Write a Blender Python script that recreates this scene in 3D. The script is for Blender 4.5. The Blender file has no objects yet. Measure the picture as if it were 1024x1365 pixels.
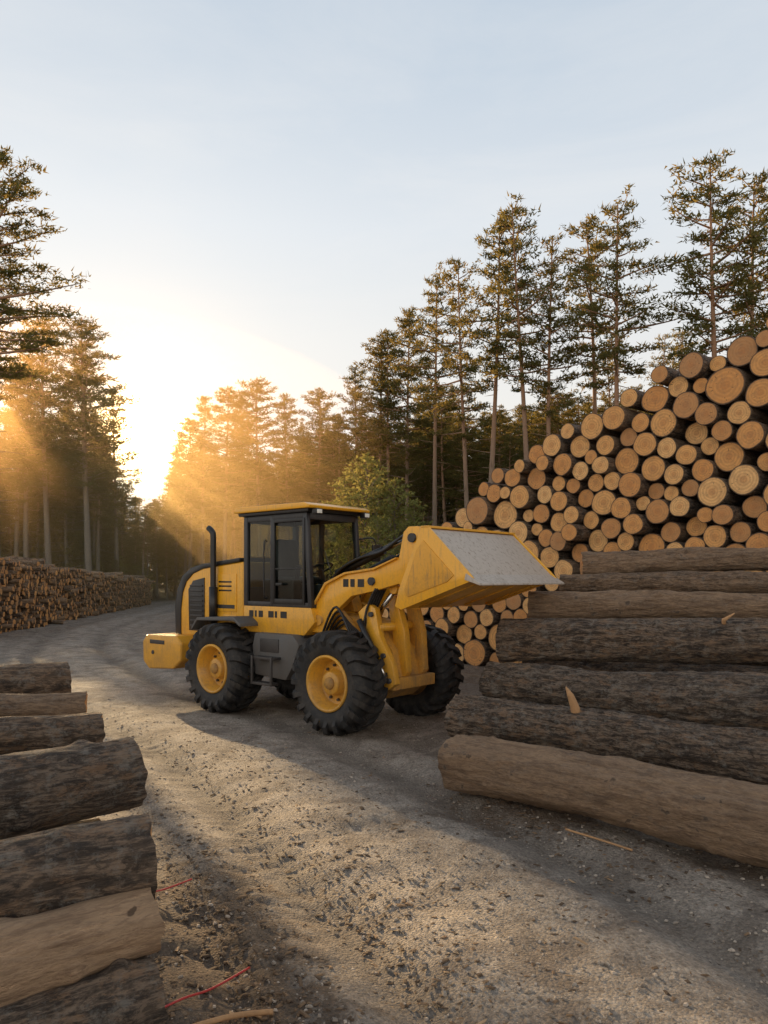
import bpy, bmesh, math, random
import numpy as np
from mathutils import Vector, Matrix, noise as mnoise

random.seed(7); np.random.seed(7)
scene = bpy.context.scene
scene.view_settings.view_transform = 'Standard'
scene.view_settings.look = 'None'
scene.view_settings.exposure = 0
COL = scene.collection

# ------------------------------------------------------------------ helpers
def link(o): COL.objects.link(o); return o
def new_mat(name):
    m = bpy.data.materials.new(name); m.use_nodes = True
    nt = m.node_tree; nt.nodes.clear()
    out = nt.nodes.new('ShaderNodeOutputMaterial')
    return m, nt, out
def N(nt, t, **kw):
    n = nt.nodes.new(t)
    for k, v in kw.items():
        setattr(n, k, v)
    return n
def L(nt, a, b): nt.links.new(a, b)
def ramp(nt, src, stops, interp='LINEAR'):
    r = nt.nodes.new('ShaderNodeValToRGB'); r.color_ramp.interpolation = interp
    els = r.color_ramp.elements
    while len(els) < len(stops): els.new(0.5)
    for e, (p, c) in zip(els, stops):
        e.position = p
        e.color = (c, c, c, 1) if not hasattr(c, '__len__') else (c[0], c[1], c[2], 1)
    L(nt, src, r.inputs[0]); return r.outputs[0]
def mixc(nt, fac, a, b, mode='MIX'):
    m = nt.nodes.new('ShaderNodeMix'); m.data_type = 'RGBA'; m.blend_type = mode
    for s, v in ((0, fac), (6, a), (7, b)):
        if isinstance(v, bpy.types.NodeSocket): L(nt, v, m.inputs[s])
        elif s == 0: m.inputs[0].default_value = v
        else: m.inputs[s].default_value = (v[0], v[1], v[2], 1)
    return m.outputs[2]
def math_(nt, op, a, b=None, c=None):
    m = nt.nodes.new('ShaderNodeMath'); m.operation = op
    for i, v in enumerate((a, b, c)):
        if v is None: continue
        if isinstance(v, bpy.types.NodeSocket): L(nt, v, m.inputs[i])
        else: m.inputs[i].default_value = v
    return m.outputs[0]
def noise_(nt, vec, scale, detail=4, rough=.55, dist=0):
    n = N(nt, 'ShaderNodeTexNoise'); n.inputs['Scale'].default_value = scale
    n.inputs['Detail'].default_value = detail; n.inputs['Roughness'].default_value = rough
    n.inputs['Distortion'].default_value = dist
    if vec is not None: L(nt, vec, n.inputs['Vector'])
    return n.outputs['Fac']
def bump(nt, h, strength, dist, prev=None):
    b = N(nt, 'ShaderNodeBump'); b.inputs['Strength'].default_value = strength
    b.inputs['Distance'].default_value = dist; L(nt, h, b.inputs['Height'])
    if prev is not None: L(nt, prev, b.inputs['Normal'])
    return b.outputs[0]
def attr(nt, name):
    return N(nt, 'ShaderNodeAttribute', attribute_name=name)
def mapping(nt, vec, sc):
    mp = N(nt, 'ShaderNodeMapping'); mp.inputs['Scale'].default_value = sc; L(nt, vec, mp.inputs[0]); return mp.outputs[0]
def principled(nt, out, **kw):
    p = N(nt, 'ShaderNodeBsdfPrincipled')
    for k, v in kw.items():
        key = k.replace('_', ' ')
        if isinstance(v, bpy.types.NodeSocket): L(nt, v, p.inputs[key])
        else: p.inputs[key].default_value = v
    L(nt, p.outputs[0], out.inputs[0]); return p

def simple_paint(name, col, rough=.4, metal=0., dirt=.35, dirtcol=(.13, .10, .075), coat=0.):
    m, nt, out = new_mat(name)
    g = N(nt, 'ShaderNodeNewGeometry'); tc = N(nt, 'ShaderNodeTexCoord')
    n1 = noise_(nt, tc.outputs['Object'], 3.5, 6, .65)
    n2 = noise_(nt, tc.outputs['Object'], 38, 4, .6)
    n3 = noise_(nt, mapping(nt, tc.outputs['Object'], (6, 6, .7)), 4, 5, .7)
    sep = N(nt, 'ShaderNodeSeparateXYZ'); L(nt, g.outputs['Position'], sep.inputs[0])
    low = math_(nt, 'MULTIPLY_ADD', sep.outputs[2], -.30, .62)
    d = math_(nt, 'ADD', n1, math_(nt, 'MULTIPLY', n2, .35))
    d = math_(nt, 'ADD', d, low)
    f = ramp(nt, math_(nt, 'MULTIPLY', d, .6), [(.42, 0), (.85, 1)])
    f = math_(nt, 'MULTIPLY', f, dirt * 1.6)
    c = mixc(nt, f, col, dirtcol)
    c = mixc(nt, ramp(nt, n2, [(.3, 0), (.7, .22)]), c, tuple(x * .6 for x in col))
    c = mixc(nt, math_(nt, 'MULTIPLY', ramp(nt, n3, [(.52, 0), (.72, 1)]), dirt), c, dirtcol)
    r = math_(nt, 'ADD', math_(nt, 'MULTIPLY', f, .4), rough)
    b = bump(nt, n2, .08, .01)
    principled(nt, out, Base_Color=c, Roughness=r, Metallic=metal, Normal=b, Coat_Weight=coat)
    return m

YEL = simple_paint('yellow_paint', (.86, .42, .022), .32, dirt=.40, coat=.25)
YELD = simple_paint('yellow_paint_worn', (.76, .37, .035), .48, dirt=.65)
DARK = simple_paint('dark_grey_paint', (.024, .025, .029), .38, dirt=.3)
GREY = simple_paint('chassis_grey', (.095, .10, .105), .5, dirt=.5)
BLACK = simple_paint('black_plastic', (.010, .010, .011), .38, dirt=.15)
STEEL = simple_paint('worn_steel', (.50, .44, .38), .5, .1, dirt=1.0, dirtcol=(.20, .145, .10))
CHROME = simple_paint('chrome_rod', (.6, .6, .6), .15, 1., dirt=.1)
RED = simple_paint('red_plastic', (.5, .02, .02), .4, dirt=.1)
LAMP = simple_paint('lamp_lens', (.75, .75, .7), .12, dirt=0)

def rubber():
    m, nt, out = new_mat('tyre_rubber')
    tc = N(nt, 'ShaderNodeTexCoord')
    n1 = noise_(nt, tc.outputs['Object'], 6, 6, .7); n2 = noise_(nt, tc.outputs['Object'], 60, 3, .6)
    f = ramp(nt, n1, [(.45, 0), (.78, .75)])
    c = mixc(nt, f, (.016, .016, .017), (.085, .07, .055))
    principled(nt, out, Base_Color=c, Roughness=.70, Normal=bump(nt, n2, .3, .01))
    return m
RUB = rubber()
def glass():
    m, nt, out = new_mat('tinted_glass')
    t = N(nt, 'ShaderNodeBsdfTransparent'); t.inputs[0].default_value = (.52, .58, .56, 1)
    g = N(nt, 'ShaderNodeBsdfGlossy'); g.inputs['Roughness'].default_value = .03
    g.inputs[0].default_value = (.9, .9, .9, 1)
    lw = N(nt, 'ShaderNodeFresnel'); lw.inputs[0].default_value = 1.5
    mx = N(nt, 'ShaderNodeMixShader')
    L(nt, math_(nt, 'MULTIPLY_ADD', lw.outputs[0], .8, .0), mx.inputs[0]); L(nt, t.outputs[0], mx.inputs[1]); L(nt, g.outputs[0], mx.inputs[2])
    L(nt, mx.outputs[0], out.inputs[0]); return m
GLASS = glass()

def bark():
    m, nt, out = new_mat('bark')
    lc = attr(nt, 'lc'); rnd = attr(nt, 'rnd'); peel = attr(nt, 'peel'); V = lc.outputs['Vector']
    v = mapping(nt, V, (1, 1, .28)); v2 = mapping(nt, V, (1, 1, .45)); v3 = mapping(nt, V, (1, 1, .12))
    n1 = noise_(nt, v, 20, 8, .75, .8)
    n1c = noise_(nt, v, 60, 5, .72, .4)
    n1b = noise_(nt, v3, 18, 6, .75, .3)
    n3 = noise_(nt, V, 3.0, 5, .65)
    base = mixc(nt, n3, (.21, .165, .125), (.46, .375, .295))
    base = mixc(nt, ramp(nt, rnd.outputs['Fac'], [(.0, .15), (1, .85)]), base, (.46, .285, .165))
    base = mixc(nt, ramp(nt, n1, [(.42, .95), (.53, 0)]), base, (.045, .030, .021))
    base = mixc(nt, ramp(nt, n1c, [(.44, .65), (.52, 0)]), base, (.065, .045, .032))
    base = mixc(nt, ramp(nt, n1b, [(.40, .85), (.5, 0)]), base, (.055, .038, .027))
    lich = ramp(nt, noise_(nt, V, 9, 7, .8), [(.52, 0), (.62, .5)])
    base = mixc(nt, lich, base, (.46, .42, .36))
    flake = ramp(nt, noise_(nt, v2, 9, 8, .82, .2), [(.54, 0), (.60, 1)])
    base = mixc(nt, math_(nt, 'MULTIPLY', flake, .55), base, (.50, .29, .155))
    pn = noise_(nt, v2, 5, 9, .78, .15)
    wood = mixc(nt, noise_(nt, v3, 9, 7, .75), (.70, .47, .29), (.42, .265, .155))
    wood = mixc(nt, ramp(nt, n1b, [(.38, .7), (.5, 0)]), wood, (.26, .155, .09))
    wood = mixc(nt, ramp(nt, n1c, [(.40, .4), (.52, 0)]), wood, (.24, .145, .085))
    wood = mixc(nt, ramp(nt, noise_(nt, V, 9, 3, .5), [(.66, 0), (.70, .8)]), wood, (.07, .04, .022))
    pf = math_(nt, 'ADD', math_(nt, 'MULTIPLY', peel.outputs['Fac'], 1.35), math_(nt, 'MULTIPLY_ADD', pn, 1.3, -.95))
    pf = ramp(nt, pf, [(.15, 0), (.85, 1)])
    c = mixc(nt, pf, base, wood)
    rough = math_(nt, 'SUBTRACT', 1., math_(nt, 'MULTIPLY', pf, .6))
    h = math_(nt, 'ADD', math_(nt, 'MULTIPLY', n1, 1.5), math_(nt, 'MULTIPLY', n1b, 1.1))
    h = math_(nt, 'ADD', h, math_(nt, 'MULTIPLY', n1c, .6))
    h = math_(nt, 'MULTIPLY', h, rough)
    b = bump(nt, h, 1., .10)
    principled(nt, out, Base_Color=c, Roughness=.80, Normal=b)
    return m
BARK = bark()
def endgrain():
    m, nt, out = new_mat('sawn_end_grain')
    lc = attr(nt, 'lc'); rnd = attr(nt, 'rnd'); er = attr(nt, 'er')
    off = N(nt, 'ShaderNodeTexNoise'); off.inputs['Scale'].default_value = 5; L(nt, lc.outputs['Vector'], off.inputs['Vector'])
    wob = math_(nt, 'MULTIPLY', off.outputs['Fac'], 4.5)
    r = er.outputs['Fac']
    rings = math_(nt, 'SINE', math_(nt, 'ADD', math_(nt, 'MULTIPLY', r, 30.), wob))
    rings = math_(nt, 'MULTIPLY_ADD', rings, .5, .5)
    n = noise_(nt, lc.outputs['Vector'], 11, 5, .65)
    c = ramp(nt, rnd.outputs['Fac'], [(0, (.88, .53, .22)), (.35, (.80, .42, .14)), (.7, (.68, .31, .09)), (1, (.48, .25, .105))])
    c = mixc(nt, math_(nt, 'MULTIPLY', rings, .42), c, (.44, .19, .06))
    c = mixc(nt, ramp(nt, r, [(.0, .6), (.45, .0), (.55, 0)]), c, (.46, .18, .055))
    c = mixc(nt, ramp(nt, n, [(.42, 0), (.78, .6)]), c, (.28, .16, .08))
    c = mixc(nt, ramp(nt, r, [(.89, 0), (.96, .95)]), c, (.055, .036, .024))
    sp = N(nt, 'ShaderNodeSeparateXYZ'); L(nt, lc.outputs['Vector'], sp.inputs[0])
    an = math_(nt, 'ARCTAN2', sp.outputs[1], sp.outputs[0])
    cv = N(nt, 'ShaderNodeCombineXYZ'); L(nt, an, cv.inputs[0]); L(nt, math_(nt, 'MULTIPLY', rnd.outputs['Fac'], 50.), cv.inputs[1])
    L(nt, math_(nt, 'MULTIPLY', r, .5), cv.inputs[2])
    ck = noise_(nt, cv.outputs[0], 7, 2, .5)
    ckf = ramp(nt, ck, [(.31, .8), (.33, 0)])
    c = mixc(nt, ckf, c, (.10, .055, .03))
    principled(nt, out, Base_Color=c, Roughness=.75, Normal=bump(nt, math_(nt, 'ADD', rings, n), .25, .006))
    return m
ENDG = endgrain()

def mesh_np(name, V, F, mats, fm=None, smooth=None, attrs=None, parent=None):
    me = bpy.data.meshes.new(name)
    me.from_pydata([tuple(v) for v in V] if not isinstance(V, np.ndarray) else V.tolist(), [], F)
    for m in mats: me.materials.append(m)
    if fm is not None: me.polygons.foreach_set('material_index', np.array(fm, dtype=np.int32))
    if smooth is not None:
        if smooth is True: smooth = [True] * len(F)
        me.polygons.foreach_set('use_smooth', np.array(smooth, dtype=bool))
    if attrs:
        for k, (ty, arr) in attrs.items():
            a = me.attributes.new(k, ty, 'POINT')
            arr = np.array(arr, dtype=np.float32)
            a.data.foreach_set('vector' if ty == 'FLOAT_VECTOR' else 'value', arr.ravel())
    me.update()
    if parent == 'MESH': return me
    o = bpy.data.objects.new(name, me); link(o)
    if parent is not None: o.parent = parent
    return o

# ------------------------------------------------------------------ logs
def build_logs(name, logs, segs=24, rings=6, amp=.04, fine=.0, caps=2):
    V, F, FM, SM, LC, RN, PE, ER = [], [], [], [], [], [], [], []
    for lg in logs:
        p0 = Vector(lg['p0']); p1 = Vector(lg['p1']); r0, r1 = lg['r0'], lg['r1']
        seed = random.random() * 100; rn = lg.get('rnd', random.random()); pe = lg.get('peel', 0.)
        bow = lg.get('bow', 0.)
        ax = (p1 - p0); ln = ax.length; ax.normalize()
        u = ax.cross(Vector((0, 0, 1)))
        if u.length < .01: u = Vector((1, 0, 0))
        u.normalize(); w = u.cross(ax)
        rot = random.random() * 6.28
        oval = random.uniform(.0, .06)
        base = len(V)
        knots = [(random.random() * 6.28, random.random() * ln, random.uniform(.03, .06)) for _ in range(int(ln * 3))] if fine else []
        def rad(a, z, r):
            ca, sa = math.cos(a), math.sin(a)
            k = 1 + amp * 1.6 * mnoise.noise(Vector((ca * 1.1 + seed, sa * 1.1, z * .9)))+ oval * math.cos(2 * a)
            rr = r * k
            if fine:
                rr += fine * (1 - .6 * pe) * (mnoise.noise(Vector((ca * r * 22, sa * r * 22 + seed, z * 5))) + .6 * mnoise.noise(Vector((ca * r * 50, sa * r * 50 + seed, z * 14))))
                rr += .016 * mnoise.noise(Vector((ca * r * 6, sa * r * 6 + seed, z * 2.2)))
                for ka, kz, kh in knots:
                    dz = abs(z - kz)
                    if dz < .12:
                        da = abs((a - ka + math.pi) % (2 * math.pi) - math.pi) * r
                        d2 = dz * dz + da * da
                        if d2 < .014: rr += kh * .6 * math.exp(-d2 / .0016)
            return rr
        for i in range(rings + 1):
            t = i / rings; z = t * ln; r = r0 + (r1 - r0) * t
            c = p0 + ax * z + w * (bow * math.sin(t * math.pi)) + u * (.5 * bow * math.sin(t * 5 + seed))
            for j in range(segs):
                a = j / segs * 2 * math.pi + rot
                rr = rad(a, z, r)
                jag = ax * (.016 * mnoise.noise(Vector((math.cos(a) * 3, math.sin(a) * 3, seed)))) if (fine and i in (0, rings)) else Vector()
                V.append(c + u * (math.cos(a) * rr) + w * (math.sin(a) * rr) + jag)
                LC.append((math.cos(a) * rr + seed, math.sin(a) * rr, z)); RN.append(rn); PE.append(pe); ER.append(1)
        for i in range(rings):
            for j in range(segs):
                k = (j + 1) % segs
                F.append((base + i * segs + j, base + i * segs + k, base + (i + 1) * segs + k, base + (i + 1) * segs + j))
                FM.append(0); SM.append(True)
        for end in ((0, 1) if caps == 2 else (0,)):
            ring0 = base + (rings * segs if end else 0)
            cb = len(V)
            ctr = sum((V[ring0 + j] for j in range(segs)), Vector()) / segs
            for j in range(segs):
                q = V[ring0 + j]; V.append(q.copy()); l = LC[ring0 + j]
                LC.append((l[0] - seed, l[1], seed)); RN.append(rn); PE.append(pe); ER.append(1)
            V.append(ctr + ax * (.004 if end else -.004)); LC.append((0.001, 0, seed)); RN.append(rn); PE.append(pe); ER.append(0)
            for j in range(segs):
                k = (j + 1) % segs
                F.append((cb + j, cb + k, cb + segs) if end else (cb + k, cb + j, cb + segs))
                FM.append(1); SM.append(False)
    return mesh_np(name, np.array([tuple(v) for v in V]), F, [BARK, ENDG], FM, SM,
                   {'lc': ('FLOAT_VECTOR', LC), 'rnd': ('FLOAT', RN), 'peel': ('FLOAT', PE), 'er': ('FLOAT', ER)})

def pack(W, prof, radf, ns=240, maxn=2000, floor=0.0):
    S = []; Z = []; R = []; fail = 0
    grid = np.linspace(0.0, W, ns)
    while len(S) < maxn:
        r = radf(); g = grid + np.random.uniform(-.02, .02, ns)
        z = np.full(ns, r + floor)
        if S:
            s_ = np.array(S)[None, :]; z_ = np.array(Z)[None, :]; r_ = np.array(R)[None, :]
            d2 = (r_ + r) ** 2 - (g[:, None] - s_) ** 2
            zz = np.where(d2 > 0, z_ + np.sqrt(np.maximum(d2, 0)), 0)
            z = np.maximum(z, zz.max(axis=1))
        ok = (z + r) < prof(g)
        if not ok.any():
            fail += 1
            if r < .18 or fail > 25: break
            continue
        zc = np.where(ok, z, 1e9); i = int(np.argmin(zc))
        S.append(float(g[i])); Z.append(float(z[i])); R.append(r)
    return list(zip(S, Z, R))

ps = [-1.2, 0, 1, 2, 3.2, 5, 6.3, 7.5, 8.5, 9.5, 13.5]
pz = [0.9, 2.4, 3.0, 3.6, 4.45, 5.3, 5.65, 6.15, 6.3, 6.55, 6.8]
ou = 1.2
pf = lambda s: np.interp(s - ou, ps, pz)
circ = pack(14.5, pf, lambda: random.choice([.15, .17, .19, .20, .21, .22, .24, .25, .27, .34 if random.random() < .6 else .22]))
ux, uy = .653, -.757; nx, ny = .757, .653
logs = []
for s, z, r in circ:
    s -= ou; j = random.gauss(0, .09)
    x, y = .3 + ux * s + nx * j, 19.7 + uy * s + ny * j
    ln = 4.2 + random.uniform(-.2, .3)
    logs.append(dict(p0=(x, y, z), p1=(x + nx * ln + random.uniform(-.12, .12), y + ny * ln, z + random.uniform(-.05, .05)), r0=r * .99, r1=r * .9, rnd=random.random(), peel=random.choice([0, 0, .3, .5])))
build_logs('log_pile', logs, 22, 4, .05)

RL = [
 dict(a=(.70, 7.45, .28), b=(2.79, 5.45, .26), r=(.275, .255), peel=.72, ext=1.6, rnd=.95),
 dict(a=(.86, 8.9, .44), b=(3.43, 6.7, .42), r=(.255, .26), peel=.22, ext=1.6, rnd=.4),
 dict(a=(1.34, 9.4, .80), b=(3.58, 7.2, .92), r=(.235, .30), peel=.0, ext=1.4, rnd=.15),
 dict(a=(1.53, 9.8, 1.27), b=(4.35, 8.5, 1.32), r=(.28, .255), peel=.25, ext=1.6, rnd=.5),
 dict(a=(2.00, 10.35, 1.70), b=(4.86, 9.5, 1.70), r=(.20, .165), peel=.68, ext=1.6, rnd=.9),
 dict(a=(2.58, 11.0, 2.0), b=(5.2, 10.2, 2.0), r=(.15, .17), peel=.5, ext=1.6, rnd=.8),
 dict(a=(2.95, 11.2, 2.28), b=(5.5, 10.8, 2.35), r=(.20, .16), peel=.6, ext=1.6, rnd=.9),
]
fg = []
for q in RL:
    a = Vector(q['a']); b = Vector(q['b']); e = b + (b - a).normalized() * q['ext']
    fg.append(dict(p0=a, p1=e, r0=q['r'][0], r1=q['r'][1], peel=q['peel'], rnd=q['rnd'], bow=random.uniform(-.05, .06)))
build_logs('bark_log_stack', fg, 84, 210, .09, .026)
fill = []
for a, b, r in [((1.7, 10.0, .27), (5.4, 6.9, .27), .27), ((2.0, 10.5, .8), (6, 8.2, .8), .25), ((2.4, 10.9, .27), (6.4, 8.2, .27), .26),
                ((2.35, 10.9, 1.25), (6.4, 9.2, 1.25), .23), ((2.8, 11.4, .75), (6.8, 9.3, .75), .24), ((3.0, 11.7, .25), (7.0, 9.9, .25), .25),
                ((2.9, 11.3, 1.62), (6.8, 10.2, 1.62), .2), ((3.1, 11.8, 1.2), (7, 10.3, 1.2), .22), ((3.2, 11.7, 2.0), (7, 11.0, 2.0), .17),
                ((3.3, 12.0, 1.62), (7.1, 10.9, 1.62), .2), ((1.2, 9.0, .15), (4.3, 6.6, .15), .13)]:
    fill.append(dict(p0=a, p1=b, r0=r, r1=r, peel=random.choice([0, .1, .4])))
build_logs('bark_log_stack', fill, 24, 12, .05)

LL = [
 ((-3.43, 6.7, 1.15), (-2.95, 7.0, 1.155), .165, .4, .8),
 ((-3.1, 6.1, 1.03), (-2.5, 6.3, 1.03), .11, .6, .8),
 ((-2.66, 5.25, .98), (-2.12, 5.6, .97), .135, .35, .5),
 ((-1.74, 3.4, 1.10), (-1.29, 3.82, 1.11), .185, .3, .3),
 ((-1.41, 2.75, .96), (-.925, 2.97, .98), .175, .3, .6),
 ((-1.28, 2.5, .81), (-.895, 2.83, .815), .130, 1.0, .9),
 ((-1.23, 2.40, .60), (-.83, 2.70, .60), .125, .25, .4),
]
lf = []
for a, b, r, pe, rn in LL:
    a = Vector(a); b = Vector(b); a2 = b - (b - a).normalized() * 3.2
    if a2.z < .3: a2.z = a.z
    lf.append(dict(p0=b, p1=a2, r0=r, r1=r * 1.04, peel=pe, rnd=rn, bow=.01))
build_logs('bark_log_stack', lf, 88, 190, .07, .010)
fill = []
for x, y, zs, r in [(-1.85, 4.5, (.85, .5, .17), .17), (-2.35, 5.3, (.65, .35, .12), .16), (-2.75, 6.1, (.75, .45, .15), .15), (-3.1, 6.8, (.82, .5, .17), .16),
                    (-1.35, 3.7, (.74, .4, .14), .17), (-1.0, 3.0, (.62, .3), .15), (-.92, 2.78, (.36, .12), .12), (-2.1, 4.95, (.78, .45, .15), .16)]:
    for z in zs:
        fill.append(dict(p0=(x - .05, y, z), p1=(x - 2.6, y - 1.5, z), r0=r, r1=r, peel=random.choice([0, .1, .3])))
build_logs('bark_log_stack', fill, 20, 10, .05)

A = Vector((-13.3, 21, 0)); B = Vector((-18.6, 60, 0)); D_ = (B - A); LN = D_.length; D_.normalize(); Nn = Vector((-D_.y, D_.x, 0))
if Nn.x > 0: Nn = -Nn
wl = []; rowh = .17; zz = .09; row = 0
while zz < 3.2:
    s = (row % 2) * .1
    while s < LN:
        top = 2.95 - 1.0 * (s / LN) + .30 * mnoise.noise(Vector((s * .45, 0, 3))) + .2 * mnoise.noise(Vector((s * 1.9, 0, 9)))
        r = random.uniform(.06, .15)
        if zz < top:
            p = A + D_ * s + Nn * (random.gauss(0, .16) + zz * .10); p.z = zz + random.uniform(-.05, .05)
            e = p + Nn * 1.5 + D_ * random.uniform(-.3, .3); e.z = p.z + random.uniform(-.15, .15)
            wl.append(dict(p0=p, p1=e, r0=r, r1=r, rnd=random.uniform(.4, 1), peel=random.choice([0, .3, .6])))
        s += r * 2 * .98
    zz += rowh; row += 1
build_logs('firewood_stack', wl, 6, 1, .25, 0, caps=1)

# ------------------------------------------------------------------ terrain
T = np.random.rand(256, 256)
def vn(x, y):
    xi = np.floor(x).astype(int); yi = np.floor(y).astype(int); fx = x - xi; fy = y - yi
    fx = fx * fx * (3 - 2 * fx); fy = fy * fy * (3 - 2 * fy)
    a = T[xi & 255, yi & 255]; b = T[(xi + 1) & 255, yi & 255]; c = T[xi & 255, (yi + 1) & 255]; d = T[(xi + 1) & 255, (yi + 1) & 255]
    return (a * (1 - fx) + b * fx) * (1 - fy) + (c * (1 - fx) + d * fx) * fy - .5
def fbm(x, y, s, o=4):
    v = 0; am = 1
    for i in range(o):
        v = v + am * vn(x * s + 17 * i, y * s + 31 * i); s *= 2.03; am *= .5
    return v
EX = [-80, -40, -24, -17, -8, 0, 5, 12, 30, 80]; EY = [34, 44, 58, 78, 68, 50, 42, 36, 28, 20]
def edge(x): return np.interp(x, EX, EY)
def hill(x, y):
    d = np.maximum(0, y - edge(x)); k = np.interp(x, [-30, -12, 4, 30], [.03, .06, .20, .24])
    cap = np.interp(x, [-30, -12, 4, 30], [3, 5, 10, 13])
    h = k * d * (d / (d + 6))
    return cap * np.tanh(h / cap)
ROAD = np.array([(2.5, -6), (1.6, 2), (-.2, 6.5), (-3.0, 11.0), (-5.6, 15), (-8.4, 20), (-11.2, 27), (-13.0, 36), (-14.6, 48), (-16.6, 62), (-14, 76), (-8, 95)], float)
def road_d(x, y):
    best = np.full(x.shape, 1e9); sg = np.zeros(x.shape)
    P = []
    for i in range(len(ROAD) - 1):
        p0 = ROAD[max(i - 1, 0)]; p1 = ROAD[i]; p2 = ROAD[i + 1]; p3 = ROAD[min(i + 2, len(ROAD) - 1)]
        for t in np.linspace(0, 1, 5)[:-1]:
            P.append(.5 * ((2 * p1) + (-p0 + p2) * t + (2 * p0 - 5 * p1 + 4 * p2 - p3) * t * t + (-p0 + 3 * p1 - 3 * p2 + p3) * t ** 3))
    P.append(ROAD[-1]); P = np.array(P)
    for i in range(len(P) - 1):
        a = P[i]; d = P[i + 1] - a; l2 = (d ** 2).sum()
        t = np.clip(((x - a[0]) * d[0] + (y - a[1]) * d[1]) / l2, 0, 1)
        ex = x - a[0] - t * d[0]; ey = y - a[1] - t * d[1]
        dd = np.hypot(ex, ey); s_ = np.sign(ex * d[1] - ey * d[0])
        m = dd < best; best = np.where(m, dd, best); sg = np.where(m, s_, sg)
    return best, sg
def axis(lo, f0, f1, hi, step, g=1.09):
    a = list(np.arange(f0, f1, step)); s = step; v = f1
    while v < hi: a.append(v); s *= g; v += s
    s = step; v = f0 - step; b = []
    while v > lo: b.append(v); s *= g; v -= s
    return np.array(b[::-1] + a)
xs = axis(-600, -7, 6, 600, .05, 1.05); ys = axis(-60, 3.0, 16, 900, .05, 1.05)
X, Y = np.meshgrid(xs, ys)
rd, sg = road_d(X, Y)
wdt = 2.7 + 1.2 * fbm(X, Y, .35, 3)
roadm = 1 / (1 + np.exp((rd - wdt) * 3))
nearf = np.clip(1 - (np.hypot(X, Y) - 30) / 40, 0, 1)
off = rd * sg + .35 * fbm(X, Y, .22, 2)
rut = np.exp(-((off - .95) / .24) ** 2) + np.exp(-((off + .95) / .24) ** 2)
rut2 = np.exp(-((off - 1.9) / .18) ** 2) + np.exp(-((off + 1.75) / .18) ** 2)
tread = .006 * np.sin(Y * 40 + 2 * np.abs(off - .95) * 14) * rut * np.clip(1 + 3 * fbm(X, Y, .5, 2), 0, 1)
Zg = hill(X, Y) + nearf * (.09 * fbm(X, Y, .5, 3) + .045 * fbm(X, Y, 2.4, 3) * (1 - .5 * roadm) + .014 * fbm(X, Y, 9, 2) - .085 * rut * roadm - .055 * rut2 * roadm + tread * roadm)
Zg = Zg + np.exp(-((rd - wdt - .25) / .35) ** 2) * .07 * nearf
def blob(cx, cy, rx, ry): return np.exp(-(((X - cx) / rx) ** 2 + ((Y - cy) / ry) ** 2))
mulch = .85 * blob(-1.3, 4.2, 1.1, 1.9) + .3 * blob(-.5, 3.5, .9, .7) + .8 * blob(2.0, 8.0, 1.4, 1.4) + .7 * blob(3.2, 15, 3, 4) + .7 * blob(3.2, 5.6, 1.5, .6) + .7 * blob(-3.8, 8.5, 1.2, 1.5) + .45 * blob(1.0, 6.6, 1.5, .5) + .5 * blob(-13.5, 28, 2, 12)
mulch = np.clip(mulch, 0, 1)
Zg = Zg + mulch * nearf * (.05 * fbm(X, Y, 6, 3) + .03 * fbm(X, Y, 16, 1))
pad = np.exp(-(((X + 1.2) / 3.2) ** 2 + ((Y - 11.6) / 2.6) ** 2) ** 2)
Zg = Zg * (1 - .65 * pad)
ny_, nx_ = X.shape
Vg = np.stack([X.ravel(), Y.ravel(), Zg.ravel()], 1)
idx = np.arange(nx_ * ny_).reshape(ny_, nx_)
Q = np.stack([idx[:-1, :-1].ravel(), idx[:-1, 1:].ravel(), idx[1:, 1:].ravel(), idx[1:, :-1].ravel()], 1)
rm = roadm.ravel(); qr = rm[Q].mean(1) > .5

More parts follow.
